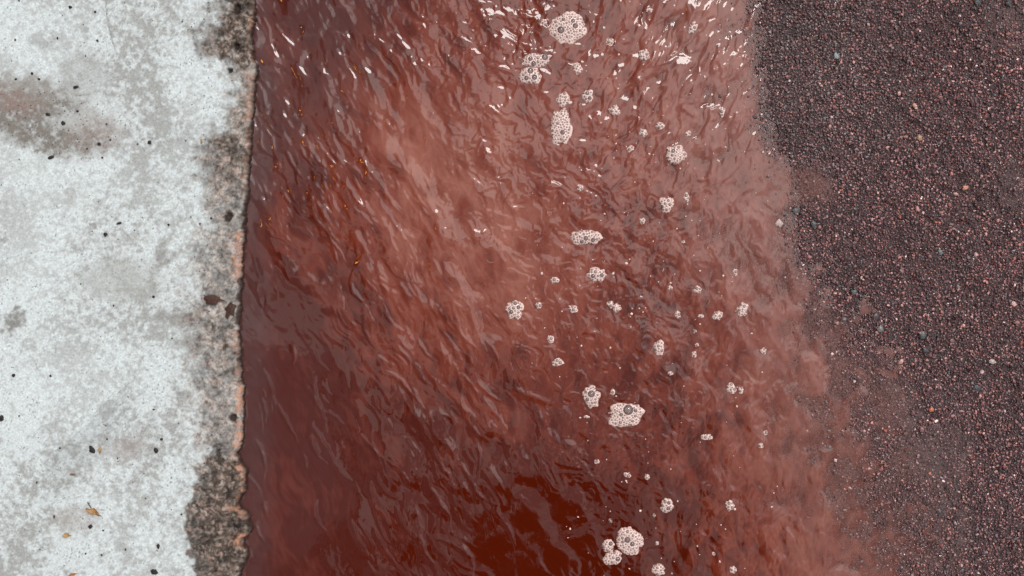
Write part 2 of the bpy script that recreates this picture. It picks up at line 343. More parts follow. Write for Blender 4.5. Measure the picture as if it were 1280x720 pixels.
# ------------------------------------------------------------------ concrete pavement slab with its broken edge
BAND = [(-400, 285), (0, 276), (30, 262), (60, 256), (85, 285), (110, 290), (150, 283), (190, 252), (240, 262), (300, 252), (360, 240), (400, 240), (440, 243),
        (500, 241), (540, 250), (575, 250), (610, 241), (640, 232), (680, 230), (705, 238), (722, 245), (1200, 250)]
BANDK = [(-400, .8), (0, .85), (70, .85), (95, .5), (150, .55), (185, .75), (230, .6), (260, .45), (400, .5), (430, .6), (500, .38), (555, .45), (580, .9), (720, 1.0), (1200, .8)]
DARK_SPOTS = [(88,9,4.2,3.4),(24,1,3,3),(95,109,6,3),(60,143,5,3.5),(79,154,5,5),(97,139,4,3.5),(64,197,8,3.5),(124,180,4.5,4),(138,175,3.5,3.5),(187,178,4.5,4.5),
              (107,70,3,2.5),(119,15,4,2.5),(122,51,2.5,4),(19,50,2.5,3),(128,197,3.5,2.5),(172,180,2.5,2.5),(228,27,3,3),(133,155,3,2.5),(109,186,4,3),(40,92,5,2.5),
              (49,99,3,4),(20,99,3,3.5),(72,48,4,2),(149,279,6,2.8),(132,293,4,4.5),(211,281,2.5,5),(250,280,3,2.5),(264,273,4,3),(192,371,3,4),(142,382,2.5,2.5),
              (126,421,2,2),(215,423,2.5,2.5),(17,469,4,4),(2,523,5,7),(24,520,3.5,2.5),(192,512,4,3),(75,560,4,3),(115,562,6,9.5),(195,563,4.5,6.5),(134,549,3,3),
              (147,573,3,2.5),(202,549,4,4),(68,646,4,4),(113,658,4.5,4.5),(129,663,3,3),(198,683,3.5,5),(127,694,2.5,3),(107,692,3,2.5),(157,687,5,2.5),(193,715,8,6),
              (50,687,2,2),(46,603,4,2.5),(168,288,2.5,2.5),(178,272,2.2,2.2),(101,355,2.5,2.5),(63,470,3,4),(180,592,2.2,2.2),(160,496,2.5,2.5),(227,643,2.5,3),(182,623,2,2)]
def concrete_surface(PX, PY, e):
    d = e - PX                                            # distance in from the edge
    grain = np.random.default_rng(77).random(PX.shape)
    n1 = fbm(PX / 90, PY / 90, 1, 5, 0.6); n2 = fbm(PX / 22, PY / 22, 7, 5, 0.65); n3 = fbm(PX / 7, PY / 7, 12, 3, 0.65); n4 = noise(PX / 2.2, PY / 2.2, 19)
    lite = np.array((0.585, 0.64, 0.65), np.float32); grey = np.array((0.325, 0.335, 0.325), np.float32)
    f = ss(-0.32, 0.38, -(0.55 * n1 + 0.5 * n2 + 0.55 * n3 + 0.12 * n4) - 0.03)
    # where the slab is greyer as a whole
    g = 0.50 * blob(PX, PY, 165, 90, 70, 100, 0.8, 15) + 0.35 * blob(PX, PY, 165, 350, 60, 80, 0.8) + 0.35 * blob(PX, PY, 40, 660, 80, 100, 0.9) \
        + 0.30 * blob(PX, PY, 195, 540, 55, 90, 0.7) - 0.45 * blob(PX, PY, 45, 60, 60, 40, 0.8) - 0.45 * blob(PX, PY, 50, 215, 80, 40, 0.7) \
        - 0.35 * blob(PX, PY, 40, 330, 45, 60, 0.7) - 0.4 * blob(PX, PY, 245, 110, 40, 35, 0.7) - 0.3 * blob(PX, PY, 80, 480, 90, 40, 0.7)
    f = np.clip(f * (0.78 + 0.5 * g) + 0.25 * g, 0, 1)
    c = lite + (grey - lite) * f[..., None]; c = c * (1 + 0.15 * (grain - 0.5))[..., None]
    w = fbm(PX / 14, PY / 14, 23, 4, 0.6); fl = ss(0.25, 0.6, fbm(PX / 3.4, PY / 3.4, 24, 3, 0.7)); c = mixc(c, (0.62, 0.665, 0.665), fl * 0.3 * ss(-0.3, 0.4, n1 + 0.3))
    fd = ss(0.22, 0.55, fbm(PX / 5.5, PY / 5.5, 27, 4, 0.7)); c = c * (1 - 0.22 * fd * ss(-0.2, 0.3, n2))[..., None]
    def patch(cx, cy, rx, ry, col, k, soft=0.35, rot=0):
        nonlocal c
        b = blob(PX + 9 * noise(PX / 12, PY / 12, 25) + 4 * noise(PX / 4, PY / 4, 28), PY + 9 * noise(PX / 12, PY / 12, 26) + 4 * noise(PX / 4, PY / 4, 29), cx, cy, rx, ry, soft, rot)
        b = np.clip(b * (1 + 0.9 * n3 + 0.6 * w), 0, 1) * k
        c = mixc(c, col, b)
    patch(55, 150, 82, 38, (0.175, 0.155, 0.135), 0.95, 0.35, 18)
    patch(18, 115, 55, 20, (0.26, 0.24, 0.22), 0.75, 0.5)
    patch(18, 128, 32, 13, (0.23, 0.15, 0.13), 0.55, 0.7, 10)
    patch(95, 150, 30, 13, (0.52, 0.56, 0.56), 0.7, 0.6)
    patch(120, 165, 32, 20, (0.29, 0.245, 0.225), 0.6, 0.7)
    patch(58, 50, 22, 9, (0.24, 0.24, 0.23), 0.6, 0.6)
    patch(105, 95, 30, 30, (0.31, 0.31, 0.30), 0.5, 0.6)
    patch(205, 318, 12, 13, (0.24, 0.235, 0.22), 0.85, 0.4)
    patch(16, 401, 17, 13, (0.20, 0.195, 0.18), 0.9, 0.3, -30)
    patch(222, 397, 24, 9, (0.24, 0.235, 0.22), 0.85, 0.35, 12)
    patch(236, 430, 12, 9, (0.22, 0.215, 0.20), 0.7, 0.5, 30)
    patch(116, 280, 5, 5, (0.24, 0.24, 0.23), 0.8, 0.3)
    patch(149, 346, 4, 4, (0.26, 0.26, 0.25), 0.8, 0.3)
    patch(97, 313, 6, 4, (0.26, 0.26, 0.25), 0.7, 0.3)
    patch(190, 355, 5, 5, (0.25, 0.25, 0.24), 0.8, 0.3)
    patch(5, 300, 6, 4, (0.25, 0.25, 0.24), 0.7, 0.3)
    patch(150, 350, 45, 24, (0.36, 0.37, 0.355), 0.7, 0.6)
    patch(160, 560, 24, 13, (0.27, 0.225, 0.21), 0.65, 0.7, -15)
    patch(95, 650, 26, 14, (0.30, 0.26, 0.24), 0.5, 0.7)
    patch(90, 245, 10, 14, (0.30, 0.30, 0.285), 0.6, 0.5)
    patch(262, 55, 15, 22, (0.24, 0.235, 0.22), 0.8, 0.35)
    patch(270, 200, 20, 30, (0.20, 0.19, 0.18), 0.7, 0.7)
    # a thin raised skin of laitance ending in a diagonal line, and two hairlines
    dl = (PX - 60) * 0.70 + (PY - 575) * 0.72 + 5 * noise(PX / 12, PY / 12, 33)
    sk = ss(-1.5, 1.5, dl) * ss(0, 20, PY - 470) * ss(190, 140, PX) * ss(45, 70, PX) * ss(70, 8, dl)
    c = c * (1 - 0.17 * sk)[..., None]
    hx = 128 + (PY - 0) * 0.24 + 0.0025 * (PY - 40) ** 2 + 1.2 * noise(PY / 6, PY * 0, 35)
    hair = np.exp(-((PX - hx) / 0.9) ** 2) * ss(-40, 0, PY) * ss(72, 60, PY)
    c = mixc(c, (0.2, 0.2, 0.19), hair * 0.75)
    # pores and pin-prick grit stains
    pores = ss(0.74, 0.95, noise(PX / 2.3, PY / 2.3, 50) + 0.25 * n1 + 0.35 * ss(0.0, 0.6, n2))
    c = mixc(c, (0.10, 0.095, 0.09), pores * 0.75)
    # worn, dirty band along the broken edge
    bx = lerpxy(BAND, PY) + 17 * noise(PX / 24, PY / 24, 52) * ss(620, 520, PY) + 8 * noise(PX / 13, PY / 13, 74) + 3 * noise(PX / 5, PY / 5, 53); k = lerpxy(BANDK, PY + 26 * noise(PX / 20, PY / 20, 81))
    wdt = np.maximum(e - bx, 6); t = np.clip(1 - d / wdt, -0.6, 1)
    m5_ = fbm(PX / 9, PY / 9, 75, 3, 0.6)
    sharp = ss(520, 640, PY) * 0.8                              # lower down the rim of the band is crisp
    b = np.clip(ss(-0.5, 0.45, t + 0.35 * m5_) * (1 - sharp) + ss(-0.03, 0.06, t) * sharp, 0, 1)
    tan = np.array((0.25, 0.205, 0.175), np.float32); brn = np.array((0.078, 0.058, 0.046), np.float32)
    m5 = fbm(PX / 11, PY / 11, 54, 5, 0.7); dk = np.clip(ss(-0.35, 0.45, m5 + 1.25 * (k - 0.55)), 0, 1) * np.clip(0.25 + k, 0, 1)
    bc = tan + (brn - tan) * dk[..., None]
    m6 = 0.35 * noise(PX / 4.2, PY / 4.2, 56) + 0.8 * (grain - 0.5); m7 = fbm(PX / 7, PY / 7, 71, 3, 0.6); bc = bc * np.clip(1 + 0.9 * m6 + 0.7 * m7, 0.2, 2.4)[..., None]
    bc = mixc(bc, (0.040, 0.026, 0.020), ss(0.12, 0.4, fbm(PX / 13, PY / 9, 72, 4, 0.65)) * 0.75)
    bc = mixc(bc, (0.30, 0.215, 0.18), ss(0.20, 0.42, fbm(PX / 10, PY / 8, 73, 4, 0.65)) * 0.7)
    spk = ss(0.25, 0.5, fbm(PX / 5.0, PY / 5.0, 57, 2)); bc = mixc(bc, (0.33, 0.28, 0.245), spk * 0.45)
    bc = bc * (1 + 0.8 * fbm(PX / 24, PY / 19, 76, 3, 0.6))[..., None]
    c = mixc(c, bc, b * np.clip(0.55 + 0.55 * k + 0.25 * m5, 0, 1))
    # salmon-coloured fresh breaks right on the lip
    rim = np.zeros_like(PX)
    for (y0, y1, wd, kk) in ((92, 150, 9, .7), (160, 240, 7, .45), (292, 345, 11, 1), (415, 440, 8, .8), (455, 475, 6, .6), (480, 568, 9, 1), (580, 600, 8, .8), (633, 645, 16, .9), (668, 682, 18, .9), (600, 630, 6, .6), (0, 80, 4, .35)):
        rim = np.maximum(rim, kk * ss(y0 - 6, y0 + 4, PY) * ss(y1 + 6, y1 - 4, PY) * ss(wd + 3, wd * 0.4, d + 4 * noise(PX / 5, PY / 5, 58)))
    orange = np.array((0.46, 0.23, 0.15), np.float32)
    c = mixc(c, orange, np.clip(rim * (0.45 + 1.6 * fbm(PX / 7, PY / 7, 59, 4, 0.6)), 0, 0.85))
    # hollows
    holes = np.zeros_like(PX)
    for (hx_, hy_, rx, ry, ro) in ((285, 271, 5, 7, 20), (291, 523, 5, 5, 0), (296, 11, 4, 6, 0), (287, 88, 3, 3, 0), (296, 58, 3, 4, 0)):
        holes = np.maximum(holes, blob(PX + 2.5 * noise(PX / 4, PY / 4, 65), PY, hx_, hy_, rx, ry, 0.3, ro))
    c = mixc(c, (0.030, 0.017, 0.012), holes * 0.95)
    # wet, mud-stained lip just above the water
    wet = ss(3.2, 0.0, d + 3.5 * noise(PX / 9, PY / 9, 66)); c = mixc(c, c * 0 + np.array((0.035, 0.018, 0.014)), wet * (0.88 - 0.6 * rim))
    z = TOPZ * 1000 + 0.25 * n2 + 0.22 * n3 - 0.5 * pores - 0.35 * hair + 0.4 * (1 - sk) * 0
    rough = b * np.clip(0.4 + k, 0, 1.2)
    z = z + rough * (2.2 * m5 + 1.2 * m6 + 1.2 * m7 - 0.6) - holes * 5 - 0.35 * b * ss(10, 0, np.abs(t) * 20)
    for (kx, ky, kr, kh) in ((301, 592, 13, 2.6), (304, 655, 13, 3.2), (299, 700, 14, 3.0), (297, 610, 10, 1.5), (284, 640, 14, 2), (293, 555, 8, 1.3), (272, 690, 18, 1.8), (268, 610, 14, 1.6)):
        z = z + kh * np.clip(1 - ((PX - kx) ** 2 + (PY - ky) ** 2) / kr ** 2, 0, 1) ** 0.7
    rnd = 7.0; q_ = np.clip(1 - d / rnd, 0, 1); z = z - 4.2 * (1 - np.sqrt(np.clip(1 - q_ ** 2 * 0.99, 0, 1)))
    return z, np.clip(c, 0.008, 0.8)
def build_pavement():
    u = -graded(0, 335, 1.25, 0, 1960, 1.3)[::-1]; u[-1] = 0
    ys = graded(-70, 790, 1.25, -40000, 40000, 1.25)
    U, PY = np.meshgrid(u, ys); E = edge_x(PY); PX = E + U
    # PX is where things appear; put them on the raised top
    Z, C = concrete_surface(PX, PY, E)
    k = 1 - TOPZ / CAM_H
    X = (PX - 640) / 1000 * k; Y = (360 - PY) / 1000 * k
    # broken face going down into the water
    rows = len(ys); m = 9; wz = np.linspace(0, 1, m + 1)[1:]
    W_, PY2 = np.meshgrid(wz, ys); ex = X[:, -1:] ; z0 = Z[:, -1:]
    bul = 0.0030 * np.sin(np.clip(W_, 0, 1) * math.pi) * (0.4 + noise(PY2 / 9, W_ * 2.5, 68)) + 0.0012 * noise(PY2 / 3, W_ * 7, 69)
    WX = ex + 0.0010 * W_ + bul; WZ = z0 + (-45 - z0) * W_
    wc = np.zeros(W_.shape + (3,), np.float32) + np.array((0.045, 0.022, 0.017), np.float32)
    wc = wc * (1 + 0.6 * fbm(PY2 / 6, W_ * 5, 70, 3))[..., None]
    X = np.concatenate([X, WX], 1); Yf = np.concatenate([Y, np.repeat(Y[:, -1:], m, 1)], 1); Z = np.concatenate([Z, WZ], 1); C = np.concatenate([C, np.clip(wc, 0.005, 1)], 1)
    V = np.stack([X, Yf, Z / 1000], -1).reshape(-1, 3)
    tag(mesh_np('pavement', V, grid_faces(*X.shape)[:, ::-1], mat_concrete, None, C), kind='structure')
build_pavement()

# ------------------------------------------------------------------ muddy water
def dirn(PX, PY, ang, wl, stretch, seed, warp=0.0):
    """noise whose features run along ang (degrees, photo axes: 0 right, 90 down)"""
    a = math.radians(ang); al = PX * math.cos(a) + PY * math.sin(a); ac = -PX * math.sin(a) + PY * math.cos(a)
    if warp: ac = ac + warp * noise(PX / 45, PY / 45, seed + 3); al = al + warp * noise(PX / 38, PY / 38, seed + 5)
    return noise(ac / wl, al / (wl * stretch), seed)
def water_height(PX, PY):
    calm = blob(PX, PY, 375, 590, 115, 220, 0.45, -8)
    calm2 = blob(PX, PY, 650, 690, 85, 62, 0.5)
    topc = blob(PX, PY, 640, 130, 270, 200, 0.6)
    diag = blob(PX, PY, 520, 420, 130, 330, 0.5, -32)
    topr = blob(PX, PY, 850, 90, 120, 170, 0.7)
    right = ss(780, 950, PX + 0.10 * (PY - 360))
    pk = ss(-0.15, 0.45, fbm(PX / 60 , PY / 85, 101, 3))            # packets of ripples
    wx = 5.0 * noise(PX / 19, PY / 19, 102) + 1.1 * noise(PX / 9, PY / 9, 103); wy = 5.0 * noise(PX / 19, PY / 19, 104) + 1.1 * noise(PX / 9, PY / 9, 105)
    QX = PX + wx; QY = PY + wy                                      # small eddies curl the ripples
    n1 = dirn(QX, QY, 58, 34, 2.2, 110, 16); n2 = dirn(PX + wx * .6, PY + wy * .6, 60, 13, 4.2, 112, 8); n3 = dirn(PX + wx * .5, PY + wy * .5, 63, 6.5, 4.5, 114, 6); pk2 = ss(0.0, 0.5, fbm(PX / 34, PY / 55, 106, 3)); r3 = (1 - np.abs(n3)) ** 2
    r2 = (1 - np.abs(n2)) ** 3
    left = 1.7 * n1 + 0.38 * n2 * (0.3 + 1.1 * pk) + 0.50 * r2 * (0.15 + 1.1 * pk) + (0.10 * n3 + 0.22 * r3) * (0.15 + 1.2 * pk2)
    v1 = dirn(QX, QY, 88, 28, 1.9, 120, 16); v2 = dirn(QX, QY, 84, 12, 2.0, 122, 11); v3 = dirn(QX, QY, 95, 6, 2.2, 124, 7)
    rgt = 1.0 * v1 + 0.36 * v2 * (0.4 + pk) + 0.11 * v3 * pk2 + 0.30 * (1 - np.abs(v2)) ** 3 * pk + 0.24 * (1 - np.abs(v3)) ** 2 * (0.3 + pk2)
    t1 = dirn(QX, QY, 116, 21, 2.0, 130, 12); t2 = dirn(QX, QY, 118, 9.5, 3.0, 132, 8)
    tr_ = 1.1 * t1 + 0.50 * t2 + 0.12 * v3 + 0.40 * (1 - np.abs(t2)) ** 3
    c1 = dirn(QX, QY, 35, 24, 1.5, 140, 14); c2 = dirn(QX, QY, 45, 9, 1.4, 142, 9); c3 = noise(QX / 4.5, QY / 4.5, 144)
    cen = 0.95 * c1 + 0.40 * c2 + 0.06 * c3 + 0.42 * (1 - np.abs(c2)) ** 3 + (0.26 * (1 - np.abs(c3)) ** 2) * (0.2 + pk2)
    cen = cen * (0.5 + 0.65 * pk)
    wl = ss(700, 560, PX - 0.35 * (PY - 360)); wc = (1 - wl) * (1 - right)
    h = left * wl + 1.35 * rgt * right + cen * wc + 0.35 * cen * topc * wl
    h = h * (1 - topr) + tr_ * topr
    h = h * 1.25 * (1 + 0.45 * topr + 0.12 * topc + 0.7 * blob(PX, PY, 650, 35, 50, 50, 0.6)) * (1 - 0.25 * blob(PX, PY, 470, 120, 110, 200, 0.6)) * (0.8 + 0.2 * diag) * (1 - 0.90 * calm) * (1 - 0.7 * calm2)
    shallow = ss(-50, 40, PX - lerpxy(SHORE, PY)); h = h * (1 - 0.62 * shallow)
    h = h + 0.9 * fbm(PX / 120, PY / 150, 150, 2) * (1 - 0.6 * shallow)
    d = PX - edge_x(PY); h = h + 2.2 * np.exp(-np.clip(d, 0, 99) / 2.6) * (0.5 + 0.5 * noise(PY / 8, PY * 0, 155))
    # hollow wake folding round (660,497)
    th = (PX - 655) * 0.42; rr = (PY - (492 + th * 0.9)); h = h + 1.1 * np.exp(-(rr / 5.0) ** 2) * ss(625, 650, PX) * ss(705, 670, PX)
    return h
FOAM_PRESS = []
def build_water():
    xs = graded(297, 1150, 1.25, 270, 1290, 1.25); ys = graded(-60, 780, 1.25, -3000, 3600, 1.25)
    PX, PY = np.meshgrid(xs, ys)
    H = water_height(PX, PY)
    rg = np.random.default_rng(22)                                   # single steep crests riding down the stream
    for k in range(262):
        if k < 120: cy0 = rg.uniform(180, 520); cx0 = 400 + (cy0 - 180) * 0.62 + rg.normal() * 50
        elif k < 180: cy0 = rg.uniform(520, 740); cx0 = 470 + (cy0 - 520) * 0.5 + rg.normal() * 70
        elif k < 215: cy0 = rg.uniform(0, 300); cx0 = rg.uniform(330, 470)
        elif k < 230: cy0 = rg.uniform(420, 700); cx0 = rg.uniform(315, 400)
        else: cy0 = rg.uniform(0, 190); cx0 = rg.uniform(780, 950)
        an = math.radians(rg.normal(58, 8) if k < 215 else (rg.normal(70, 6) if k < 230 else rg.normal(118, 8)))
        ln = rg.uniform(8, 28); wd = rg.uniform(1.5, 2.6); hh = rg.uniform(0.25, 0.95) * wd / 2; o2 = rg.uniform(3, 5.5) * rg.choice((-1, 1)); a2 = rg.choice((0, 0, 0.5, 0.8)); al2 = rg.normal() * ln * 0.6; bend = rg.normal() * 0.010; hh *= (0.5 if 180 <= k < 215 else (0.75 if k < 180 else 1))
        i0, i1 = np.searchsorted(xs, (cx0 - 60, cx0 + 60)); j0, j1 = np.searchsorted(ys, (cy0 - 70, cy0 + 70))
        dx = PX[j0:j1, i0:i1] - cx0; dy = PY[j0:j1, i0:i1] - cy0
        al = dx * math.cos(an) + dy * math.sin(an); ac = -dx * math.sin(an) + dy * math.cos(an) + bend * al ** 2 + 1.2 * noise(al / 9, al * 0 + k, 180)
        tp = wd * np.clip(1.1 - 0.6 * al / ln, 0.5, 1.8)
        H[j0:j1, i0:i1] += hh * (np.exp(-(al / ln) ** 2) * np.exp(-(ac / tp) ** 2) + a2 * np.exp(-((al - al2) / (0.6 * ln)) ** 2) * np.exp(-((ac - o2) / wd) ** 2))
    for k in range(60):                                             # little steep dimples between the kerb and the main current
        cx0 = 330 + abs(rg.normal()) * 95; cy0 = rg.uniform(40, 290); w1 = rg.uniform(1.7, 3.2); w2 = w1 * rg.uniform(1.1, 2.6); an = math.radians(rg.normal(66, 12)); hh = rg.uniform(0.3, 0.6) * w1 / 2
        i0, i1 = np.searchsorted(xs, (cx0 - 30, cx0 + 30)); j0, j1 = np.searchsorted(ys, (cy0 - 30, cy0 + 30))
        dx = PX[j0:j1, i0:i1] - cx0; dy = PY[j0:j1, i0:i1] - cy0
        al = dx * math.cos(an) + dy * math.sin(an); ac = -dx * math.sin(an) + dy * math.cos(an)
        H[j0:j1, i0:i1] -= hh * np.exp(-(al / w2) ** 2 - (ac / w1) ** 2)
    # deep red mud, silt threads along the flow, sky sheen and dark reflections painted in
    deep = np.array((0.068, 0.0060, 0.0012), np.float32); mid = np.array((0.158, 0.029, 0.015), np.float32); pale = np.array((0.33, 0.120, 0.085), np.float32)
    s1 = dirn(PX, PY, 62, 40, 2.6, 160, 26); s2 = dirn(PX, PY, 64, 13, 3.0, 162, 14); s3 = dirn(PX, PY, 70, 5, 3.0, 164, 6)
    q1 = dirn(PX, PY, 88, 26, 2.0, 166, 22); q2 = dirn(PX, PY, 86, 9, 2.4, 168, 12); q3 = noise(PX / 4, PY / 6, 169)
    right = ss(620, 800, PX - 0.15 * (PY - 360))
    sn = (0.8 * s1 + 0.55 * s2 + 0.3 * s3) * (1 - right) + (0.75 * q1 + 0.6 * q2 + 0.3 * q3) * right
    silt_sheen = 0.12 + 0.33 * blob(PX, PY, 640, 170, 180, 140, 0.8) + 0.35 * blob(PX, PY, 560, 300, 120, 160, 0.8, -30) + 0.55 * ss(760, 1000, PX - 0.25 * (PY - 360)) \
        + 0.2 * blob(PX, PY, 700, 380, 90, 90, 0.8) - 0.35 * blob(PX, PY, 640, 700, 170, 130, 0.7) - 0.17 * blob(PX, PY, 370, 560, 110, 200, 0.7)  # paler for sheen, deeper for dark reflections, painted into the mud colour
    f = np.clip(silt_sheen + 0.36 * sn + 0.16 * (1 - np.abs(s2)) ** 4 * (1 - right) + 0.2 * (1 - np.abs(q2)) ** 4 * right - 0.05, 0, 1.2)
    c = deep + (mid - deep) * np.clip(f * 2.2, 0, 1)[..., None]; c = c + (pale - c) * (ss(0.35, 1.15, f) * 0.8)[..., None]
    shf = ss(-190, -20, PX - lerpxy(SHORE, PY) + 22 * noise(PX / 14, PY / 50, 170) + 14 * q2); c = mixc(c, MUD * 1.12, shf * 0.65) * (1 + 0.12 * s3 * shf)[..., None]
    kerb_reflection = np.clip(0.7 * ss(355, 315, PX + 6 * noise(PY / 20, PY * 0, 171)) * (0.75 + 0.25 * ss(480, 330, PY)) + 0.30 * blob(PX, PY, 375, 560, 80, 190, 0.8) + 0.5 * blob(PX, PY, 385, 90, 70, 150, 0.7, 20), 0, 0.85) * (1 + 0.3 * s3)  # purple-grey reflection beside the kerb, painted into the water colour
    c = mixc(c, np.array((0.074, 0.034, 0.033)), np.clip(kerb_reflection, 0, 0.9))
    # water thickness over the road decides how much of the road shows through
    Zm = H / 1000; depth = Zm - bed_z(PX, PY) - silt(PX, PY) * 0.0006
    turb = 1 - np.exp(-np.clip(depth, 0.0, None) * 620.0); turb = 0.10 + 0.90 * turb
    # let the sheet dip below the stones once it has run out
    Zm = np.where(depth < -0.0005, np.minimum(Zm, bed_z(PX, PY) - 0.004), Zm)
    dp = PX - lerpxy(SHORE, PY); Zm = Zm - 0.02 * ss(60, 110, dp)
    V = np.stack([(PX - 640) / 1000, (360 - PY) / 1000, Zm], -1).reshape(-1, 3)
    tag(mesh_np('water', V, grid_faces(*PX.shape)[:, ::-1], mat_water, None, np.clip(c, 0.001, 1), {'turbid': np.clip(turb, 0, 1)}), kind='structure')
build_water()

# ------------------------------------------------------------------ foam
FROTH = np.array((0.72, 0.545, 0.50), np.float32)
def foam(px, py, w, h, rot, label, big=2, seed=0, group='foam patches drifting on the muddy water', pinch=0.0, bigpos=None):
    rg = np.random.default_rng(1000 + seed); R = max(w, h) / 2; st = 0.42 if R > 7 else 0.33
    z0 = float(water_height(np.array([px], float), np.array([py], float))[0]) / 1000
    root = empty('foam_patch', at(px, py, z0), label, 'foam', group)
    ext = R * 1.25; ax = np.arange(-ext, ext + st, st); LX, LY = np.meshgrid(ax, ax)      # photo axes, y down
    a = math.radians(rot); ux = LX * math.cos(a) + LY * math.sin(a); uy = -LX * math.sin(a) + LY * math.cos(a)
    th = np.arctan2(uy / (h / 2), ux / (w / 2)); rad = 1 + 0.26 * noise(np.cos(th) * 1.3 + seed, np.sin(th) * 1.3, 200 + seed % 40) + 0.10 * noise(np.cos(th) * 3.2 + seed, np.sin(th) * 3.2, 201) + 0.04 * noise(np.cos(th) * 8 + seed, np.sin(th) * 8, 203) - pinch * np.abs(np.sin(th)) ** 6
    rho = np.sqrt((ux / (w / 2)) ** 2 + (uy / (h / 2)) ** 2) / rad
    Hd = min(4.2, 0.20 * min(w, h) + 0.5)
    base = Hd * np.sqrt(np.clip(1 - rho ** 2, 0, 1)) ** 1.0
    # pack bubbles, largest first
    circ = []
    if bigpos: circ += [(bx, by, br) for (bx, by, br) in bigpos]
    sizes = [0.16 * min(w, h) * rg.uniform(0.75, 1.15) for _ in range(big)] + list(rg.uniform(1.3, 2.2, int(R * 0.45))) + list(np.sort(0.55 + 0.75 * rg.random(int(4 + R * R * 0.75)) ** 1.7)[::-1])
    for br in sizes:
        for _ in range(40):
            t = rg.uniform(0, 6.283); rr = math.sqrt(rg.random()) * 0.95
            qx = rr * w / 2 * math.cos(t); qy = rr * h / 2 * math.sin(t)
            bx = qx * math.cos(a) - qy * math.sin(a); by = qx * math.sin(a) + qy * math.cos(a)
            if rr + br / (min(w, h) / 2) > 1.02: continue
            if all((bx - c0) ** 2 + (by - c1) ** 2 > (br + c2 + 0.30) ** 2 for (c0, c1, c2) in circ): circ.append((bx, by, br)); break
    Z = base.copy(); C = np.zeros(LX.shape + (3,), np.float32) + FROTH
    C *= (1 + 0.10 * noise(LX / 1.5 + seed, LY / 1.5, 210))[..., None]
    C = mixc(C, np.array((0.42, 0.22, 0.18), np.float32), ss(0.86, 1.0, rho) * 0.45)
    bigs = []
    for (bx, by, br) in circ:
        d = np.sqrt((LX - bx) ** 2 + (LY - by) ** 2) / br
        ins = 1 - ss(0.80, 0.98, d); ring = np.exp(-((d - 0.82) / 0.16) ** 2)
        Z = Z + np.where(d < 1, 0.55 * br * np.sqrt(np.clip(1 - d ** 2, 0, 1)), 0) * (1 if br < 2.3 else 0)
        Z = Z - np.where(br >= 2.3, 0.5 * br * (1 - ss(0.6, 1.0, d)), 0)
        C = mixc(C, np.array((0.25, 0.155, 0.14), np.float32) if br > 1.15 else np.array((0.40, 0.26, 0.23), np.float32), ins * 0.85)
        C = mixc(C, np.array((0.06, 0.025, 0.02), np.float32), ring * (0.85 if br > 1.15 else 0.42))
        if br >= 2.3: bigs.append((bx, by, br))
    Z = Z + 0.10 * noise(LX / 0.9, LY / 0.9, 212) - 1.2 * ss(0.97, 1.05, rho)
    ny, nx = LX.shape; F = grid_faces(ny, nx)[:, ::-1]; ok = (rho < 1.06).ravel()[F].all(1); F = F[ok]
    used = np.unique(F); remap = np.full(ny * nx, -1); remap[used] = np.arange(len(used))
    k = (CAM_H - z0) / CAM_H / 1000
    V = np.stack([LX * k, -LY * k, Z / 1000], -1).reshape(-1, 3)[used]
    mesh_np('froth', V, remap[F], mat_foam, root, C.reshape(-1, 3)[used])
    for (bx, by, br) in bigs:
        nr, ns = 7, 18; VV = []; FF = []; CC = []; FI = []
        for i in range(nr + 1):
            e = i / nr * math.pi / 2; rr = br * math.cos(e); zz = br * 0.75 * math.sin(e)
            for j in range(ns):
                t = 2 * math.pi * j / ns; VV.append((rr * math.cos(t), rr * math.sin(t), zz)); x = i / nr
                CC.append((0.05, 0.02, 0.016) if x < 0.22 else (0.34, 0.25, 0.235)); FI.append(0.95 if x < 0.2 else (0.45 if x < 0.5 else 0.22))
        for i in range(nr):
            for j in range(ns):
                FF.append((i * ns + j, i * ns + (j + 1) % ns, (i + 1) * ns + (j + 1) % ns, (i + 1) * ns + j))
        iy = int(np.argmin(abs(ax - by))); ix = int(np.argmin(abs(ax - bx))); zb = base[iy, ix] - 0.1 * br
        b = mesh_np('bubble', np.array(VV) / 1000, FF, mat_film, root, CC, {'film': FI})
        b.location = (bx * k, -by * k, zb / 1000)
    return root
L = 'foam patches drifting on the muddy water'
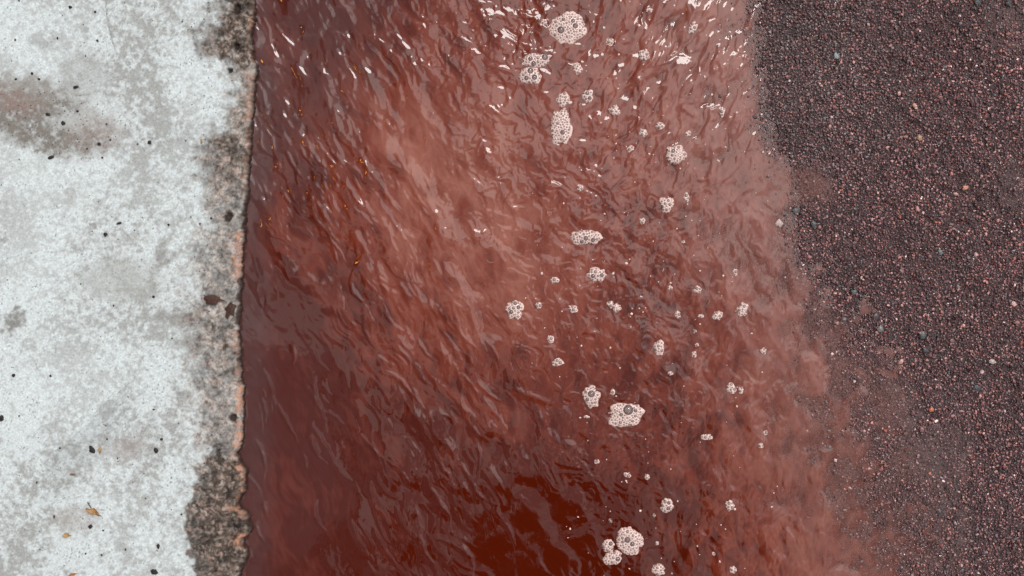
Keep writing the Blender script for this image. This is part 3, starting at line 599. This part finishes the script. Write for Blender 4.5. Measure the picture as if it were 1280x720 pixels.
FOAMS = [
 (710,35,46,36,-8,'largest rounded triangular foam patch at the top of the stream',3,0,[(-9,3,4.4),(9,-2,3.4),(6,-8,2.6),(-6,-10,2.3)]),
 (671,75,38,19,-3,'oval foam patch lying right on top of another below the triangular patch',2,0,[(10,-3,4),(-8,-1,2.8),(-4,5,3)]),
 (662,95,29,23,5,'round foam patch touching the underside of the oval one near the top',1,0,[(1,-6,3.8),(6,2,3.4),(-4,3,2.8)]),
 (704,124,16,19,10,'small upper lobe of froth capping the long vertical foam patch',0,0,None),
 (701,158,27,48,6,'long upright foam patch, taller than wide, in the upper stream',1,0,[(2,8,3)]),
 (735,120,14,16,0,'small foam ring with dark bubbles right of the long upright patch',2,0,[(-1,-3,2.6),(2,3,2.4)]),
 (768,138,14,14,20,'small foam cluster right of and below the dark-bubbled ring',1,0,None),
 (762,52,11,9,0,'small bright foam cluster right of the big triangular patch',0,0,None),
 (805,68,12,15,20,'small ragged foam cluster furthest right of the triangular patch',0,0,None),
 (722,86,12,16,-15,'small ragged foam cluster between the triangular and the upright patch',0,0,None),
 (680,28,8,9,0,'foam fleck just left of the big triangular patch',0,0,None),
 (804,166,11,11,0,'tiny ringed foam cluster above left of the round patch by the wet road',1,0,None),
 (825,157,11,9,-30,'tiny tilted foam cluster nearest above the round patch by the wet road',0,0,None),
 (844,193,27,24,0,'bright round foam patch in the upper right of the stream',2,0,[(-3,-4,2.6)]),
 (866,35,10,17,25,'thin glinting foam wisp at the top right of the stream',0,0,None),
 (788,186,10,7,-30,'foam fleck left of the bright round patch',0,0,None),
 (725,235,8,9,0,'foam fleck alone below the long upright patch',0,0,None),
 (903,140,7,13,10,'faint foam wisp close to the upper shore of wet stones',0,0,None),
 (812,13,8,6,0,'foam fleck at the very top, right of the triangular patch',0,0,None),
 (860,167,8,7,0,'foam fleck above the right side of the bright round patch',0,0,None),
 (732,297,38,19,-2,'wide bean-shaped foam patch in the middle of the stream',2,0,[(0,1,3),(9,3,2.8),(-5,5,2.5)]),
 (746,343,26,17,0,'boxy rectangular foam patch under the bean-shaped one',1,0,[(-5,2,2.6),(6,1,2.5)]),
 (833,255,18,20,30,'oval foam patch below the bright round patch on the right',1,0,None),
 (858,247,8,12,0,'small foam cluster right beside the oval patch on the right',0,0,None),
 (643,387,22,24,0,'round foam patch of clear bubbles furthest left in the stream',3,0,[(-4,3,2.6),(5,-3,2.5),(1,-8,2.4)]),
 (763,380,9,10,0,'smaller left half of a foam pair under the boxy patch',0,0,None),
 (771,385,11,11,0,'larger right half of a foam pair under the boxy patch',0,0,None),
 (928,387,14,18,10,'upright foam cluster nearest the right-hand shore at mid height',1,0,None),
 (897,394,13,12,0,'bright foam cluster left of the upright one near the right shore',0,0,None),
 (847,393,8,9,0,'single bright foam bubble cluster left of the pair near the right shore',0,0,None),
 (824,434,14,17,0,'upright foam cluster below the single bright one, mid stream right',1,0,None),
 (697,453,15,10,0,'small flat foam cluster beside the dark hollow in mid stream',0,0,None),
 (872,362,10,9,0,'small foam cluster above the bright cluster of the right side',0,0,None),
 (919,340,6,9,-20,'small pointed foam fleck above the upright right-hand cluster',0,0,None),
 (693,350,12,8,0,'ragged foam fleck left of the boxy patch',0,0,None),
 (803,276,8,8,0,'foam fleck left below the oval right-hand patch',0,0,None),
 (868,443,7,8,0,'foam fleck right of the upright cluster of mid stream',0,0,None),
 (838,467,7,6,0,'foam fleck just below the upright cluster of mid stream',0,0,None),
 (954,439,9,9,0,'lone foam bubble cluster furthest right, on the shallow mud',1,0,None),
 (716,386,12,9,25,'foam fleck with one clear bubble left of the foam pair',1,0,None),
 (673,382,9,8,-20,'foam fleck right of the leftmost round patch',0,0,None),
 (688,424,8,10,0,'foam fleck above the small flat cluster',0,0,None),
 (838,360,6,6,0,'foam speck above the single bright cluster',0,0,None),
 (854,302,5,5,0,'foam speck below the oval right-hand patch',0,0,None),
 (876,395,8,5,0,'foam speck between the single bright cluster and its brighter neighbour',0,0,None),
 (868,414,5,6,0,'foam speck below the two bright right-hand clusters',0,0,None),
 (871,431,5,5,0,'foam speck just above the fleck right of mid stream',0,0,None),
 (739,496,22,28,0,'pointed upright foam patch with one big bubble near the middle',1,0,[(0,-4,4.4),(-5,3,2.3)]),
 (782,518,44,30,-8,'largest low foam patch holding one very large dark bubble',1,0,[(3,-6,6.4),(-6,0,2.3),(12,-5,2.3)]),
 (914,485,12,14,0,'small foam cluster low on the right, left one of two',1,0,None),
 (926,488,7,9,0,'smaller foam fleck low on the right, right one of two',0,0,None),
 (883,546,15,8,0,'flat triangular foam cluster alone in the lower right',0,0,None),
 (834,632,17,17,0,'round bright foam patch right of the dark lower pool',2,0,None),
 (912,632,11,14,-10,'small oval foam cluster in the lower right shallows',1,0,None),
 (787,676,32,35,-35,'large egg-shaped foam patch near the bottom of the stream',2,0,[(-3,-2,3.8),(3,3,3)]),
 (760,683,16,16,0,'small round foam patch left of the egg-shaped one',2,0,None),
 (766,697,24,17,-25,'lumpy foam patch under the small round one at the bottom',1,0,None),
 (823,712,17,15,0,'round foam patch at the bottom edge, right of the egg-shaped one',1,0,None),
 (809,596,7,8,0,'foam speck above left of the round bright lower patch',0,0,None),
 (916,712,9,9,0,'foam fleck at the bottom right corner of the stream',0,0,None),
 (733,521,8,4,0,'thin foam speck below the pointed upright patch',0,0,None),
 (766,490,6,8,0,'foam speck between the pointed patch and the shore, above the largest low patch',0,0,None),
 (746,577,7,6,0,'foam speck below left of the largest low patch',0,0,None),
 (784,594,10,6,20,'foam speck straight below the largest low patch',0,0,None),
 (892,692,5,5,0,'foam speck above left of the bottom right fleck',0,0,None),
 (817,644,5,5,0,'foam speck just left of the round bright lower patch',0,0,None),
 (951,557,7,7,0,'foam speck on the shallow mud at lower right, lower of two',0,0,None),
 (957,541,7,6,0,'foam speck on the shallow mud at lower right, upper of two',0,0,None),
 (821,679,5,5,0,'foam speck above the round patch at the bottom edge',0,0,None),
 (763,651,5,5,0,'foam speck above the small round patch near the bottom',0,0,None),
]
for i, (px, py, w, h, rot, lab, big, _, bp) in enumerate(FOAMS):
    foam(px, py, w, h, rot, lab, big if (bp is None and w > 12) else 0, seed=i, bigpos=bp)
def build_tiny_bubbles():
    pts = []
    while len(pts) < 240:
        x = random.gauss(800, 90); y = random.uniform(-20, 740)
        if 650 < x < 1000 and (y < 480 or x > 700): pts.append((x, y, random.choice((0.6, 0.7, 0.8, 0.9, 1.2, 1.5))))
    p = np.array(pts); z = water_height(p[:, 0], p[:, 1]) / 1000
    c = np.zeros((len(p), 3)) + FROTH
    tag(stones_mesh('tiny_bubbles', p[:, 0], p[:, 1], p[:, 2], mat_foam, c, zbase=z + 0.0002), 'tiny loose bubbles sprinkled over the muddy stream', 'bubbles', kind='stuff')
build_tiny_bubbles()

# ------------------------------------------------------------------ litter on the slab
def chip(name, px, py, w, h, rot, col, label, cat, group=None, seed=0, thick=1.2, mat=None, shape='chip', curl=0.0):
    rg = np.random.default_rng(400 + seed); n = 14; nr = 3; V = [(0, 0, thick)]; F = []; C = [col]
    for r in range(1, nr + 1):
        for j in range(n):
            t = 2 * math.pi * j / n; f = r / nr; sx = w / 2 * math.cos(t); sy = h / 2 * math.sin(t)
            if shape == 'leaf': sy *= (0.35 + 0.65 * (1 - abs(math.cos(t)) ** 1.5)) * (1.0 if math.cos(t) < 0.2 else 0.7)
            jit = 1 + (rg.uniform(-0.22, 0.22) * (1.8 if name == 'bark_piece' else 1) if r == nr else rg.uniform(-0.05, 0.05))
            V.append((sx * f * jit, sy * f * jit, thick * (1 - 0.5 * f ** 2) + curl * (math.sin(2 * t) * f ** 2 * 2 + f * f) + rg.uniform(-0.15, 0.15)))
            k = rg.uniform(0.7, 1.3); C.append(tuple(q_ * k for q_ in col))
    m = len(V)
    for j in range(n): t = 2 * math.pi * j / n; V.append((V[1 + (nr - 1) * n + j][0] * 0.96, V[1 + (nr - 1) * n + j][1] * 0.96, -0.6 + (curl * 0.7 if shape == 'leaf' else 0))); C.append(tuple(q_ * 0.8 for q_ in col))
    V.append((0, 0, -0.6)); C.append(col); T3 = []
    for j in range(n):
        k = (j + 1) % n; T3.append((0, 1 + j, 1 + k))
        for r in range(nr - 1):
            a, b = 1 + r * n + j, 1 + r * n + k; c_, d = a + n, b + n; T3 += [(a, c_, d), (a, d, b)]
        a, b = 1 + (nr - 1) * n + j, 1 + (nr - 1) * n + k; T3 += [(a, m + j, m + k), (a, m + k, b), (m + j, m + n, m + k)]
    o = mesh_np(name, np.array(V) / 1000, T3, mat or mat_chip, None, C, smooth=(shape == 'leaf'))
    o.location = at(px, py, TOPZ + 0.0006); o.rotation_euler = (0, 0, math.radians(-rot))
    return tag(o, label, cat, group)
g = 'dry leaf scraps on the concrete'
lf = chip('dry_leaf', 118, 640, 19, 9, 28, (0.36, 0.20, 0.085), 'curled tan leaf scrap with a stalk, largest on the lower concrete', 'leaf', g, 1, 0.8, mat_leaf, 'leaf', 1.6)
st = boxes('stalk', [(-0.0150, -0.006, -0.0004, 0.0004, 0.0008, 0.0016)], mat_leaf, lf); st.rotation_euler = (0, 0, -0.5)
chip('dry_leaf', 84, 669, 11, 6, 5, (0.42, 0.25, 0.11), 'small ochre leaf scrap left of and below the curled leaf', 'leaf', g, 2, 0.7, mat_leaf, 'leaf', 1.0)
chip('dry_leaf', 125, 563, 10, 4, 95, (0.38, 0.25, 0.11), 'narrow upright tan leaf scrap beside a black chip', 'leaf', g, 3, 0.7, mat_leaf, 'leaf', 0.8)
chip('dry_leaf', 91, 718, 11, 5, -15, (0.34, 0.17, 0.08), 'brown leaf scrap cut by the bottom edge of the picture', 'leaf', g, 4, 0.7, mat_leaf, 'leaf', 0.8)
chip('dry_leaf', 252, 177, 7, 3.4, 95, (0.36, 0.24, 0.10), 'tiny tan leaf scrap on the upper concrete near the edge', 'leaf', g, 5, 0.7, mat_leaf, 'leaf', 0.5)
chip('dry_leaf', 91, 593, 7, 3, 10, (0.20, 0.11, 0.08), 'tiny brown leaf scrap above the curled leaf', 'leaf', g, 6, 0.6, mat_leaf, 'leaf', 0.5)
chip('bark_piece', 266, 374, 27, 11, -4, (0.055, 0.022, 0.013), 'dark reddish-brown bark piece lying on the concrete close to its edge', 'bark', 'bark pieces by the slab edge', 7, 2.6)
chip('bark_piece', 289, 386, 20, 14, 110, (0.045, 0.018, 0.011), 'lumpy dark bark piece wedged right at the slab edge', 'bark', 'bark pieces by the slab edge', 8, 2.6)
DS = sorted(DARK_SPOTS, key=lambda s: -s[2] * s[3])
LAB = {(115,562):'large black chip beside the narrow tan leaf scrap',(64,197):'long black chip at the lower rim of the upper left stain',(79,154):'squarish black chip in the middle of the upper left stain',
 (2,523):'black chip cut by the left edge of the picture',(195,563):'upright black chip right of the pinkish smudge',(187,178):'black chip alone to the right of the upper left stain',
 (113,658):'black chip just below the curled leaf',(95,109):'oval black chip above the upper left stain',(60,143):'black chip left of the squarish one in the upper left stain',
 (124,180):'black chip at the right end of the upper left stain',(193,715):'grey-black chip at the bottom edge of the concrete',(88,9):'round black chip near the top edge of the concrete',
 (149,279):'thin slanting black chip in the middle of the concrete',(132,293):'black chip left below the thin slanting one',(198,683):'upright black chip between the curled leaf and the dark corner',
 (17,469):'black chip near the left edge below the round grey stain'}
rest = []
for i, (px, py, w, h) in enumerate(DS):
    if (px, py) in LAB:
        chip('black_chip', px, py, w * 1.1, h * 1.1, (i * 47) % 60 - 30, (0.016, 0.013, 0.012), LAB[(px, py)], 'grit', 'black chips scattered on the concrete', 30 + i, 1.3)
    else: rest.append((px, py, (w + h) / 4.2))
rr = random.Random(3)
for _ in range(330):
    px, py = rr.uniform(0, 275), rr.uniform(-30, 750); rest.append((px, py, rr.choice((0.35, 0.45, 0.6, 0.8))))
for _ in range(110):
    px, py = rr.gauss(60, 45), rr.gauss(145, 32)
    if px > 0: rest.append((px, py, rr.choice((0.4, 0.5, 0.8))))
for _ in range(110):
    px, py = rr.gauss(262, 14), rr.uniform(-30, 740); rest.append((min(px, 290), py, rr.choice((0.5, 0.7, 0.9))))
p = np.array(rest); kz = (CAM_H - TOPZ) / CAM_H; p[:, 0] = 640 + (p[:, 0] - 640) * kz; p[:, 1] = 360 + (p[:, 1] - 360) * kz
cc = np.where(rng.random((len(p), 1)) < 0.2, np.array((0.06, 0.022, 0.016)), np.array((0.016, 0.013, 0.012)))
tag(stones_mesh('grit', p[:, 0], p[:, 1], p[:, 2], mat_chip, cc, zbase=np.full(len(p), TOPZ + 0.0002)), 'fine black grit sprinkled over the pale concrete', 'grit', kind='stuff')

# ------------------------------------------------------------------ larger stones among the chips
PEB = [(1017,280,9,(0.06,0.065,0.068),'dark grey stone just below the muddy tongue at the shore'),(1100,411,9,(0.14,0.15,0.145),'pale grey-green angular stone in the middle of the chips'),
 (1153,419,10,(0.05,0.062,0.062),'dark teal stone right of the pale grey-green one'),(1157,438,10,(0.035,0.037,0.04),'black stone just under the dark teal one'),
 (1067,365,8,(0.07,0.09,0.095),'teal stone nearest the shore at mid height'),(1260,4,8,(0.035,0.05,0.048),'dark green stone near the top right corner'),
 (1175,315,8,(0.11,0.14,0.135),'bluish green stone right of the middle of the chips'),(1126,452,8,(0.45,0.24,0.20),'pink stone below the black one'),
 (1164,512,7,(0.42,0.12,0.06),'bright orange stone in the lower chips'),(1045,70,8,(0.20,0.25,0.25),'pale bluish stone in the greyish upper chips'),
 (994,263,8,(0.07,0.08,0.085),'dark slate stone at the water line'),(974,279,11,(0.40,0.30,0.27),'whitish stone lying wet at the water line'),
 (1083,601,6,(0.05,0.02,0.016),'small dark brown stone standing in the lower shallows'),(1222,3,8,(0.03,0.045,0.045),'dark blackish green stone at the top edge'),
 (1206,235,8,(0.42,0.17,0.11),'orange-pink stone in the upper right chips'),(1143,132,6,(0.5,0.27,0.20),'small salmon stone high in the chips'),
 (1267,380,8,(0.55,0.33,0.30),'pale pink stone near the right edge'),(1240,452,9,(0.38,0.30,0.28),'pale upright stone near the right edge, below the pink one'),
 (1094,395,9,(0.055,0.05,0.055),'dark grey stone just above the pale grey-green one'),(1221,485,10,(0.03,0.03,0.034),'black stone in the lower right chips'),
 (1149,172,8,(0.34,0.20,0.12),'tan stone high in the chips, under the small salmon one'),(1174,640,8,(0.035,0.03,0.034),'black stone below the silty patch')]
for i, (px, py, s_, col, lab) in enumerate(PEB):
    z = float(bed_z(np.array([px * 1.0]), np.array([py * 1.0]))[0]) * 1000
    o = chip('pebble', px, py, s_, s_ * random.uniform(0.6, 0.85), random.uniform(0, 180), col, lab, 'stone', 'larger stones among the chips', 90 + i, 2.3, mat_stone)
    o.location = at(px, py, z / 1000 + 0.0013)
